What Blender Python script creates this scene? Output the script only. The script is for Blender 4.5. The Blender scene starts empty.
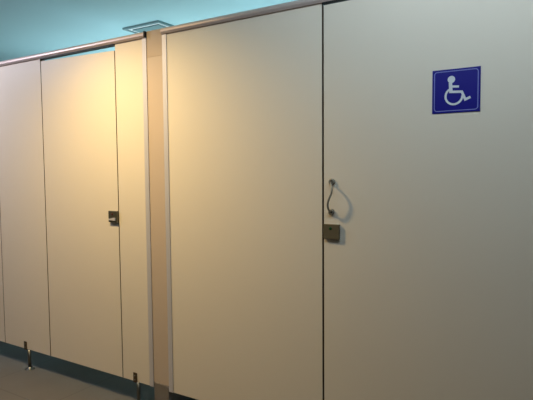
import bpy, bmesh, math
from mathutils import Vector, Matrix
C = bpy.context.scene.collection
PI = math.pi

# ------------------------------------------------------------------ materials
def lin(c):
    return tuple(((v/255)/12.92 if v/255 <= .04045 else ((v/255+.055)/1.055)**2.4) for v in c) + (1,)

def mat(name, rgb, rough=.5, metal=0, var=.04, scale=8, bump=0, bscale=200, stretch=None, spec=.5):
    m = bpy.data.materials.new(name); m.use_nodes = True
    nt = m.node_tree; N = nt.nodes; L = nt.links
    b = N['Principled BSDF']
    b.inputs['Roughness'].default_value = rough
    b.inputs['Metallic'].default_value = metal
    b.inputs['Specular IOR Level'].default_value = spec
    tc = N.new('ShaderNodeTexCoord'); mp = N.new('ShaderNodeMapping')
    if stretch: mp.inputs['Scale'].default_value = stretch
    L.new(tc.outputs['Object'], mp.inputs['Vector'])
    ns = N.new('ShaderNodeTexNoise'); ns.inputs['Scale'].default_value = scale
    ns.inputs['Detail'].default_value = 4
    L.new(mp.outputs['Vector'], ns.inputs['Vector'])
    mx = N.new('ShaderNodeMix'); mx.data_type = 'RGBA'
    c = lin(rgb)
    mx.inputs[6].default_value = tuple(max(0, v*(1-var)) for v in c[:3]) + (1,)
    mx.inputs[7].default_value = tuple(min(1, v*(1+var)) for v in c[:3]) + (1,)
    L.new(ns.outputs['Fac'], mx.inputs[0]); L.new(mx.outputs[2], b.inputs['Base Color'])
    if bump:
        n2 = N.new('ShaderNodeTexNoise'); n2.inputs['Scale'].default_value = bscale
        L.new(mp.outputs['Vector'], n2.inputs['Vector'])
        bp = N.new('ShaderNodeBump'); bp.inputs['Strength'].default_value = bump
        bp.inputs['Distance'].default_value = .002
        L.new(n2.outputs['Fac'], bp.inputs['Height']); L.new(bp.outputs['Normal'], b.inputs['Normal'])
    return m

def tile_mat(name, rgb, grout, w, h, gap, rough, var=.1, off=(0, 0, 0)):
    m = mat(name, rgb, rough, var=var, scale=5)
    nt = m.node_tree; N = nt.nodes; L = nt.links; b = N['Principled BSDF']
    tc = N.new('ShaderNodeTexCoord'); mp = N.new('ShaderNodeMapping')
    mp.inputs['Location'].default_value = off
    L.new(tc.outputs['Object'], mp.inputs['Vector'])
    br = N.new('ShaderNodeTexBrick'); br.offset = 0
    br.inputs['Scale'].default_value = 1
    br.inputs['Brick Width'].default_value = w; br.inputs['Row Height'].default_value = h
    br.inputs['Mortar Size'].default_value = gap; br.inputs['Mortar Smooth'].default_value = .3
    L.new(mp.outputs['Vector'], br.inputs['Vector'])
    src = b.inputs['Base Color'].links[0].from_socket
    mx = N.new('ShaderNodeMix'); mx.data_type = 'RGBA'
    mx.inputs[7].default_value = lin(grout)
    L.new(src, mx.inputs[6]); L.new(br.outputs['Fac'], mx.inputs[0]); L.new(mx.outputs[2], b.inputs['Base Color'])
    return m

M = dict(
    laminate=mat('cream_laminate', (238, 224, 208), .42, var=.015, scale=3, bump=.03, bscale=300, spec=.35),
    edge=mat('laminate_edge', (104, 84, 64), .5),
    steel=mat('brushed_aluminium', (222, 216, 222), .5, .35, var=.06, scale=30, stretch=(1, 1, .05)),
    rail=mat('satin_aluminium_rail', (222, 202, 196), .42, .5, var=.03, scale=10, stretch=(.1, 1, 1)),
    chrome=mat('chrome', (120, 118, 112), .35, .9, var=.03),
    dark=mat('dark_steel', (150, 145, 135), .45, .55, var=.06, scale=60),
    lockcase=mat('grey_lock_case', (112, 108, 96), .4, .7, var=.08, scale=50),
    bronze=mat('bronze_lock_case', (122, 110, 88), .5, .5, var=.08, scale=40, stretch=(1, 1, 12)),
    bracket=mat('bracket_brown_steel', (98, 80, 60), .45, .7, var=.3, scale=60),
    black=mat('black_plastic_and_shade', (14, 14, 15), .5),  # end cap and screws, also the strips that stand in for shade
    tile=mat('tan_tile', (208, 186, 168), .45, var=.03, scale=6),
    tilecap=mat('tan_tile_upper', (198, 174, 152), .45, var=.03, scale=6),
    skirt=mat('dark_skirting_tile', (130, 119, 112), .5, var=.12, scale=60),
    ceiling=mat('pale_blue_ceiling_paint', (176, 214, 218), .85, var=.02, scale=2, bump=.05, bscale=120),
    wallm=mat('pale_wall_paint', (196, 204, 200), .8, var=.02),
    ventframe=mat('grey_vent_metal', (106, 138, 140), .5, .0, var=.03),
    ventlip=mat('white_vent_lip', (246, 250, 250), .4, var=.01),
    blue=mat('blue_sign_plate', (12, 3, 132), .4, var=.03),
    white=mat('white_vinyl', (222, 224, 230), .5, var=.01),
    border=mat('pale_blue_line', (130, 136, 205), .5, var=.01),
    red=mat('red_marker', (84, 6, 8), .3),
    green=mat('green_marker', (4, 70, 24), .3),
    floor=tile_mat('grey_brown_floor_tile', (106, 101, 98), (90, 86, 83), .6, .6, .004, .5, var=.12, off=(.13, .28, 0)),
)

# ------------------------------------------------------------------ helpers
def link(name, bm, m, parent=None, smooth=False):
    me = bpy.data.meshes.new(name)
    bmesh.ops.recalc_face_normals(bm, faces=bm.faces[:])
    bm.to_mesh(me); bm.free(); me.materials.append(M[m])
    if smooth:
        for p in me.polygons: p.use_smooth = True
    o = bpy.data.objects.new(name, me); C.objects.link(o)
    if parent: 
        o.parent = parent
        o.matrix_parent_inverse = Matrix.Identity(4)
        o.location = -Vector(parent.location)
    return o

def thing(name, label, cat, loc, group=None):
    o = bpy.data.objects.new(name, None); C.objects.link(o); o.location = loc
    o.empty_display_size = .05
    o['label'] = label; o['category'] = cat; o['kind'] = 'thing'
    if group: o['group'] = group
    return o
def tag(o, label, cat, group=None):
    o['label'] = label; o['category'] = cat
    if group: o['group'] = group
    return o
def struct(name, bm, m, parent=None):
    o = link(name, bm, m, parent)
    if not parent: o['kind'] = 'structure'
    return o

def box(bm, x0, x1, y0, y1, z0, z1, bev=0, seg=2):
    vs = [bm.verts.new((x, y, z)) for x in (x0, x1) for y in (y0, y1) for z in (z0, z1)]
    q = [(0, 1, 3, 2), (4, 6, 7, 5), (0, 4, 5, 1), (2, 3, 7, 6), (0, 2, 6, 4), (1, 5, 7, 3)]
    fs = [bm.faces.new([vs[i] for i in f]) for f in q]
    if bev:
        es = list({e for f in fs for e in f.edges})
        bmesh.ops.bevel(bm, geom=es, offset=bev, segments=seg, affect='EDGES', profile=.5)
    return bm
def B(*a, **k): return box(bmesh.new(), *a, **k)

def prism_xz(bm, pts, y0, y1):
    """polygon in the wall plane, extruded along y"""
    a = [bm.verts.new((x, y0, z)) for x, z in pts]; b = [bm.verts.new((x, y1, z)) for x, z in pts]
    n = len(pts); bm.faces.new(a); bm.faces.new(b[::-1])
    for i in range(n): bm.faces.new((a[i], b[i], b[(i+1) % n], a[(i+1) % n]))
    return bm
def band_xz(bm, pts, w, y0, y1, closed=False):
    """stroke of width w following pts"""
    n = len(pts); Lf, Rt = [], []
    for i, p in enumerate(pts):
        a = pts[(i-1) % n] if (closed or i > 0) else p; b = pts[(i+1) % n] if (closed or i < n-1) else p
        d1 = Vector((p[0]-a[0], p[1]-a[1])); d2 = Vector((b[0]-p[0], b[1]-p[1]))
        if d1.length: d1.normalize()
        if d2.length: d2.normalize()
        d = (d1+d2).normalized(); nn = Vector((-d.y, d.x))
        k = 1.0
        if d1.length and d2.length: k = 1/max(.5, math.sqrt(max(.01, (1+d1.dot(d2))/2)))
        Lf.append((p[0]+nn.x*w/2*k, p[1]+nn.y*w/2*k)); Rt.append((p[0]-nn.x*w/2*k, p[1]-nn.y*w/2*k))
    vs = [[bm.verts.new((x, y, z)) for x, z in s] for s in (Lf, Rt) for y in (y0, y1)]
    L0, L1, R0, R1 = vs
    m_ = n if closed else n-1
    for i in range(m_):
        j = (i+1) % n
        for q in ((L0[i], L0[j], R0[j], R0[i]), (L1[i], R1[i], R1[j], L1[j]), (L0[i], L1[i], L1[j], L0[j]), (R0[i], R0[j], R1[j], R1[i])):
            bm.faces.new(q)
    if not closed:
        bm.faces.new((L0[0], R0[0], R1[0], L1[0])); bm.faces.new((L0[-1], L1[-1], R1[-1], R0[-1]))
    return bm

def lathe(bm, prof, origin, axis='z', seg=28):
    """prof = [(radius, distance along axis)], closed ends"""
    rings = []
    for r, t in prof:
        ring = []
        for k in range(seg):
            a = 2*PI*k/seg; c, s = r*math.cos(a), r*math.sin(a)
            v = (c, s, t) if axis == 'z' else (c, -t, s)
            ring.append(bm.verts.new(Vector(origin)+Vector(v)))
        rings.append(ring)
    for i in range(len(rings)-1):
        for k in range(seg):
            bm.faces.new((rings[i][k], rings[i][(k+1) % seg], rings[i+1][(k+1) % seg], rings[i+1][k]))
    bm.faces.new(rings[0][::-1]); bm.faces.new(rings[-1])
    return bm

def tube(bm, pts, r, seg=14):
    pts = [Vector(p) for p in pts]; rings = []
    up = Vector((0, 0, 1)); n = len(pts)
    for i, p in enumerate(pts):
        d = (pts[min(i+1, n-1)]-pts[max(i-1, 0)]).normalized()
        s = d.cross(Vector((.9, .2, .1))).normalized(); t = d.cross(s).normalized()
        rings.append([bm.verts.new(p+s*r*math.cos(2*PI*k/seg)+t*r*math.sin(2*PI*k/seg)) for k in range(seg)])
    for i in range(n-1):
        for k in range(seg):
            bm.faces.new((rings[i][k], rings[i][(k+1) % seg], rings[i+1][(k+1) % seg], rings[i+1][k]))
    bm.faces.new(rings[0][::-1]); bm.faces.new(rings[-1])
    return bm

def bez(p0, p1, p2, p3, n=12):
    p0, p1, p2, p3 = map(Vector, (p0, p1, p2, p3))
    return [p0*(1-t)**3+p1*3*t*(1-t)**2+p2*3*t*t*(1-t)+p3*t**3 for t in [i/n for i in range(n+1)]]

# ------------------------------------------------------------------ room shell
CEIL = 2.42
XL, XR, YB, YF = -5.9, 1.6, 1.75, -3.2
struct('floor', B(XL, XR, YF, YB, -.1, 0), 'floor')
struct('ceiling', B(XL, XR, YF, YB, CEIL, CEIL+.1), 'ceiling')
struct('wall_back', B(XL-.1, XR+.1, YB, YB+.12, -.1, CEIL+.1), 'wallm')
struct('wall_left', B(XL-.12, XL, YF, YB, -.1, CEIL+.1), 'wallm')

# ------------------------------------------------------------------ tiled pier between the cubicle runs
pier = thing('tiled_pier', 'narrow tan tiled pillar rising from a dark skirting base between the two cubicle fronts', 'pillar', (-1.917, .1, 0))
link('shaft', B(-1.972, -1.862, 0, YB-.002, .1595, 1.8960, bev=.0004), 'tile', pier)
o = link('top_tile', B(-1.972, -1.862, 0, YB-.002, 1.8964, 2.030, bev=.0004), 'tilecap', pier); o['label'] = 'slightly darker tan top tile'
o = link('base_tile', B(-1.966, -1.862, -.006, YB-.002, 0, .159, bev=.0015), 'skirt', pier); o['label'] = 'dark brown skirting tile'

# ------------------------------------------------------------------ cubicle fronts
T = .018
Z0, Z1 = .131, 1.998
def dark_core(o):
    """the cut ends of the compact laminate board show its dark brown core"""
    o.data.materials.append(M['edge'])  # brown chosen dark so the lit board ends read as shaded seams
    for p in o.data.polygons:
        if abs(p.normal.x) > .9: p.material_index = 1
def panel(x0, x1, label, z1=Z1, channel=None):
    p = thing('partition_panel', label, 'panel', ((x0+x1)/2, T/2, Z0), None)
    dark_core(link('board', B(x0, x1, 0, T, Z0, z1, bev=.0008), 'laminate', p))
    return p
def channel(x0, x1, parent):
    bm = bmesh.new()
    # u-shaped aluminium section: web against the pier, lip in front of and behind the board
    box(bm, x0, x1, -.0045, -.0008, Z0, Z1-.001, bev=.0008)
    box(bm, x0, x1, T+.0008, T+.0045, Z0, Z1-.001, bev=.0008)
    o = link('edge_channel', bm, 'steel', parent); o['label'] = 'grey aluminium edge channel'
    return o

def add_foot(x, parent, off=.034):
    """bracket screwed on the board face, round pole, floor flange"""
    f = bmesh.new(); box(f, x-.0135, x+.0145, -.005, -.0006, .126, .181, bev=.001)
    foot = link('foot', lathe(bmesh.new(), [(.0105, .006), (.0105, Z0+.0)], (x+off, .001, 0), seg=24), 'chrome', parent, True)
    foot['label'] = 'chrome supporting foot'
    o = link('bracket', f, 'bracket', foot); o.location = (0, 0, 0)
    s = bmesh.new()
    for z in (.142, .166): lathe(s, [(.0042, .005), (.0042, .0062), (.002, .0072)], (x, 0, z), 'y', 12)
    o = link('screw', s, 'dark', foot); o.location = (0, 0, 0)
    fl = lathe(bmesh.new(), [(.030, .0), (.030, .0025), (.024, .005), (.013, .007), (.012, .016), (.0105, .016)], (x+off, .001, 0), seg=28)
    o = link('floor_flange', fl, 'chrome', foot, True); o.location = (0, 0, 0)

A = panel(-3.3705, -2.8775, 'cream fixed panel on a chrome foot, left of the yellow-lit door')
add_foot(-3.137, A)
Bp = panel(-2.2120, -1.973, 'narrow cream fixed panel on a chrome foot, just left of the tiled pillar')
add_foot(-2.114, Bp, .020)
channel(-2.002, -1.973, Bp)
Cp = panel(-1.861, -.9605, 'wide cream laminate fixed panel without fittings, between the tiled pillar and the accessible door')
channel(-1.861, -1.832, Cp)
Dp = panel(.078, .9, 'cream laminate fixed panel right of the accessible door')

def hinge(x, z, parent, s=1):
    bm = lathe(bmesh.new(), [(.005, -.016), (.005, .016)], (x, .0125, z), seg=14)
    box(bm, x, x+s*.012, .014, T, z-.014, z+.014)
    return link('hinge', bm, 'dark', parent)

def door(name_label, pts, loc):
    d = thing('cubicle_door', name_label, 'door', loc)
    bm = prism_xz(bmesh.new(), pts, 0, T)
    es = [e for e in bm.edges]
    bmesh.ops.bevel(bm, geom=es, offset=.0009, segments=2, affect='EDGES')
    dark_core(link('leaf', bm, 'laminate', d))
    return d

# left edge neighbour door
d0 = door('cream cubicle door cut off by the left edge of the picture', [(-4.03, Z0), (-3.3755, Z0), (-3.3755, 1.975), (-4.03, 1.975)], (-3.7, T/2, Z0))
# second cubicle door, sagging slightly to the right
d1 = door('cream cubicle door with small red-dotted lock, lit yellow, open gap above it',
          [(-2.8705, Z0+.001), (-2.2180, Z0), (-2.2180, 1.9640), (-2.8715, 1.9815)], (-2.54, T/2, Z0))
hinge(-2.8705, 1.9910-.016, d1)
hinge(-2.8700, .30, d1); 
# accessible door
d2 = door('wide cream accessible cubicle door with pull handle and blue wheelchair sign',
          [(-.9525, Z0), (.060, Z0), (.060, 1.9885), (-.9525, 1.9885)], (-.45, T/2, Z0))
hinge(.0645, .40, d2, -1); hinge(.0645, 1.7, d2, -1)

def gap_shade(x0, x1, z1, parent, y=T+.0006):
    o = link('gap_shade_strip', B(x0, x1, y, y+.008, Z0+.004, z1, bev=.001), 'black', parent); o['label'] = 'black strip added behind the gap for its shade'  # added strip blocks the light and paints the gap's shade black
gap_shade(-3.386, -3.360, 1.970, A); gap_shade(-2.886, -2.862, 1.962, A)
gap_shade(-2.228, -2.206, 1.955, Bp); gap_shade(-.972, -.940, 1.9915, Cp)

def lock(xc, zc, w, h, mt, parent, dot, dlabel, lip=False):
    l = link('lock', B(xc-w/2, xc+w/2, -.0135, -.0004, zc-h/2, zc+h/2, bev=.0016), mt, parent)
    l['label'] = 'square metal lock case'
    dz = .018
    r = lathe(bmesh.new(), [(.0062, .0136), (.0062, .0146), (.005, .0152)], (xc-.003, 0, zc+dz-.004), 'y', 20)
    o = link('indicator', r, dot, l, True); o.location = (0, 0, 0); o['label'] = dlabel
    if lip:
        bm = bmesh.new(); 
        prism_xz(bm, [(xc-w/2+.003, zc-.020), (xc+w/2-.014, zc-.021), (xc+w/2-.013, zc-.006), (xc+w/2-.030, zc-.006), (xc-w/2+.010, zc-.013), (xc-w/2+.003, zc-.012)], -.0165, -.0137)
        o = link('thumb_plate', bm, 'steel', l); o.location = (0, 0, 0); o['label'] = 'bright thumb plate'
    return l
lock(-2.2500, 1.0495, .070, .064, 'lockcase', d1, 'red', 'small red occupied dot', True)
lock(-3.41, 1.05, .066, .064, 'dark', d0, 'red', 'small red occupied dot')
lk = lock(-.9130, 1.0425, .072, .063, 'bronze', d2, 'green', 'small green vacant dot')

# pull handle: two round roses and a twisted bar
hx0, hz0, hx1, hz1 = -.914, 1.253, -.916, 1.125
P = [(hx0, -.009, hz0)] + bez((hx0, -.016, hz0-.006), (hx0+.012, -.034, hz0-.012), (hx0+.024, -.040, hz0-.036), (hx0+.006, -.040, hz0-.066), 12) \
    + bez((hx0+.006, -.040, hz0-.066), (hx0-.006, -.040, hz1+.036), (hx1-.004, -.036, hz1+.014), (hx1, -.015, hz1+.004), 12)[1:] + [(hx1, -.009, hz1)]
h = link('pull_handle', tube(bmesh.new(), P, .0043), 'dark', d2, True); h['label'] = 'dark steel pull handle bent in an S'
for (x, z) in ((hx0, hz0), (hx1, hz1)):
    o = link('rose', lathe(bmesh.new(), [(.0135, .0004), (.0135, .0065), (.0115, .010), (.0075, .0105), (.0065, .0088), (.003, .0088)], (x, 0, z), 'y', 28), 'dark', h, True); o.location = (0, 0, 0)
    o['label'] = 'round screw rose'
    o = link('screw', lathe(bmesh.new(), [(.0046, .0085), (.0046, .0112), (.002, .0125)], (x, 0, z), 'y', 16), 'black', h, True); o.location = (0, 0, 0)

# ------------------------------------------------------------------ head rails
def head_rail(x0, x1, label, cap_at=None, shade_spans=()):
    r = thing('head_rail', label, 'rail', ((x0+x1)/2, .01, 1.999))
    # rounded extrusion profile in y,z
    prof = [(-.012, 2.004), (-.0095, 1.9985), (.0, 1.9985), (.026, 1.9985), (.0265, 2.026), (.023, 2.030), (.002, 2.0305), (-.006, 2.029), (-.0125, 2.024), (-.0150, 2.017), (-.0145, 2.009)]
    bm = bmesh.new()
    a = [bm.verts.new((x0, y, z)) for y, z in prof]; b = [bm.verts.new((x1, y, z)) for y, z in prof]
    n = len(prof); bm.faces.new(a); bm.faces.new(b[::-1])
    for i in range(n): bm.faces.new((a[i], a[(i+1) % n], b[(i+1) % n], b[i]))
    link('rail', bm, 'rail', r)
    for g0, g1 in shade_spans:
        o = link('shade_strip', B(g0, g1, -.0075, .0255, 1.9925, 1.9984, bev=.0008), 'black', r); o['label'] = 'black strip added for the shade under the rail'  # black strip stands in for the shade on the rail underside
    if cap_at is not None:
        cb = B(cap_at[0], cap_at[1], -.0155, .027, 1.9983, 2.0312, bev=.001)
        o = link('end_cap', cb, 'black', r); o['label'] = 'black plastic end cap'
    return r
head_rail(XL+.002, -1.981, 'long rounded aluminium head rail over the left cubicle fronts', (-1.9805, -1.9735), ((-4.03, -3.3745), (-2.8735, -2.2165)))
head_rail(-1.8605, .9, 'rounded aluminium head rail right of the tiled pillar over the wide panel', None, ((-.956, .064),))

# ------------------------------------------------------------------ divider boards and the far left front, behind and beside
dv = tag(link('divider_board', B(-3.146, -3.128, T+.003, YB-.002, .131, 1.995, bev=.001), 'laminate'), 'cream dividing board running back from the leftmost fixed panel', 'panel')
Ep = panel(-4.53, -4.034, 'cream fixed panel beyond the leftmost door, outside the picture')
add_foot(-4.28, Ep)
add_foot(.5, Dp)

# ------------------------------------------------------------------ ceiling diffuser
vx0, vx1, vy0, vy1 = -3.12, -2.735, .895, 1.28
v = thing('ceiling_vent', 'square grey ceiling vent with bright white inner lip above the tiled pillar', 'vent', ((vx0+vx1)/2, (vy0+vy1)/2, CEIL))
def frame(bm, x0, x1, y0, y1, w, z0, z1):
    box(bm, x0, x1, y0, y0+w, z0, z1); box(bm, x0, x1, y1-w, y1, z0, z1)
    box(bm, x0, x0+w, y0+w, y1-w, z0, z1); box(bm, x1-w, x1, y0+w, y1-w, z0, z1); return bm
link('frame', frame(bmesh.new(), vx0, vx1, vy0, vy1, .022, CEIL-.014, CEIL-.0005), 'ventframe', v)
o = link('inner_lip', frame(bmesh.new(), vx0+.0225, vx1-.0225, vy0+.0225, vy1-.0225, .030, CEIL-.008, CEIL-.0005), 'ventlip', v); o['label'] = 'bright white inner lip'
link('face_plate', B(vx0+.054, vx1-.054, vy0+.054, vy1-.054, CEIL-.016, CEIL-.0005, bev=.002), 'ventframe', v)

# ------------------------------------------------------------------ accessible sign
sx, sz = -.418, 1.59
SW, SH = .0845, .0795
sg = thing('accessible_sign', 'square blue sign with white wheelchair symbol on the wide right door', 'sign', (sx, -.0015, sz))
link('plate', B(sx-SW, sx+SW, -.0030, -.0004, sz-SH, sz+SH, bev=.0004), 'blue', sg)
def rr(w, h, r, n=6):
    pts = []
    for cx, cz, a0 in ((w-r, h-r, 0), (-w+r, h-r, 90), (-w+r, -h+r, 180), (w-r, -h+r, 270)):
        for k in range(n+1):
            a = math.radians(a0+90*k/n); pts.append((sx+cx+r*math.cos(a), sz+cz+r*math.sin(a)))
    return pts
o = link('border_line', band_xz(bmesh.new(), rr(.0765, .0718, .010), .0028, -.0036, -.0031, True), 'border', sg); o['label'] = 'thin pale rounded border line'
bm = bmesh.new()
S = lambda x, z: (sx+x, sz+z)
def disc(bm, c, r, y0, y1, n=32):
    prism_xz(bm, [(sx+c[0]+r*math.cos(2*PI*k/n), sz+c[1]+r*math.sin(2*PI*k/n)) for k in range(n)], y0, y1)
ya, yb = -.0036, -.0031
disc(bm, (-.0160, .0415), .0132, ya, yb)
prism_xz(bm, [S(-.0250, .030), S(-.0130, .030), S(-.0108, -.0075), S(-.0232, -.0075)], ya-.0001, yb)
band_xz(bm, [S(-.014, .0160), S(.0110, .0140)], .0078, ya-.0002, yb)
band_xz(bm, [S(-.0215, -.0030), S(.0212, -.0055), S(.0335, -.0345), S(.0515, -.0270)], .0088, ya-.0003, yb)
c = (-.0065, -.0195); R_ = .0296
arc = [S(c[0]+R_*math.cos(math.radians(a)), c[1]+R_*math.sin(math.radians(a))) for a in range(122, 367, 7)]
band_xz(bm, arc, .0075, ya-.0004, yb)
o = link('wheelchair_symbol', bm, 'white', sg); o['label'] = 'white wheelchair user symbol'

# ------------------------------------------------------------------ light
def spot(loc, power, col, size, blend, rad, tilt=(0, 0, 0)):
    l = bpy.data.lights.new('downlight', 'SPOT'); l.energy = power; l.color = col
    l.spot_size = math.radians(size); l.spot_blend = blend; l.shadow_soft_size = rad
    o = bpy.data.objects.new('downlight', l); o.location = loc; o.rotation_euler = tilt; C.objects.link(o); return o
def area(loc, aim, power, col, sx_, sy_):
    l = bpy.data.lights.new('area_light', 'AREA'); l.shape = 'RECTANGLE'; l.size = sx_; l.size_y = sy_  # plain area lamp, used for the ceiling tubes and the added uplight
    l.energy = power; l.color = col
    o = bpy.data.objects.new('area_light', l); o.location = loc
    o.rotation_euler = (Vector(aim)-Vector(loc)).to_track_quat('-Z', 'Y').to_euler(); C.objects.link(o); return o
spot((-2.17, -.72, 2.34), 122, (1, .74, .33), 152, 1, .07)
area((-.2, -.95, 2.38), (-.2, 0, 1.95), 15.5, (.74, .90, 1), 1.8, .25)      # ceiling tube over the right front
area((-4.0, -.95, 2.38), (-4.0, 0, 1.85), 24, (.90, .86, 1), 1.2, .25)     # ceiling tube over the left front
area((-2.5, 1.25, 1.45), (-2.5, 1.25, CEIL), 30, (.68, .90, 1), 3.8, .1)  # unseen uplight added inside the cubicles to brighten the ceiling

w = bpy.data.worlds.new('World'); bpy.context.scene.world = w; w.use_nodes = True
bg = w.node_tree.nodes['Background']; bg.inputs[0].default_value = (.62, .86, 1, 1); bg.inputs[1].default_value = .03

# ------------------------------------------------------------------ camera
cam = bpy.data.cameras.new('camera'); co = bpy.data.objects.new('camera', cam); C.objects.link(co)
r = Vector((.84777448, .53028969, -.00844236)); u = Vector((-.0250655, .05596255, .99811819)); f = Vector((-.52976424, .84596752, -.0607356))
mw = Matrix.Identity(4)
for i in range(3): mw[i][0] = r[i]; mw[i][1] = u[i]; mw[i][2] = -f[i]
mw.translation = Vector((0, -1.98222, 1.31020))
co.matrix_world = mw
cam.sensor_width = 36; cam.sensor_fit = 'HORIZONTAL'; cam.lens = 36*513.306/533; cam.clip_start = .02
sc = bpy.context.scene; sc.camera = co
vs = sc.view_settings; vs.view_transform = 'Standard'; vs.look = 'None'; vs.gamma = 1; vs.use_curve_mapping = False; vs.exposure = 0
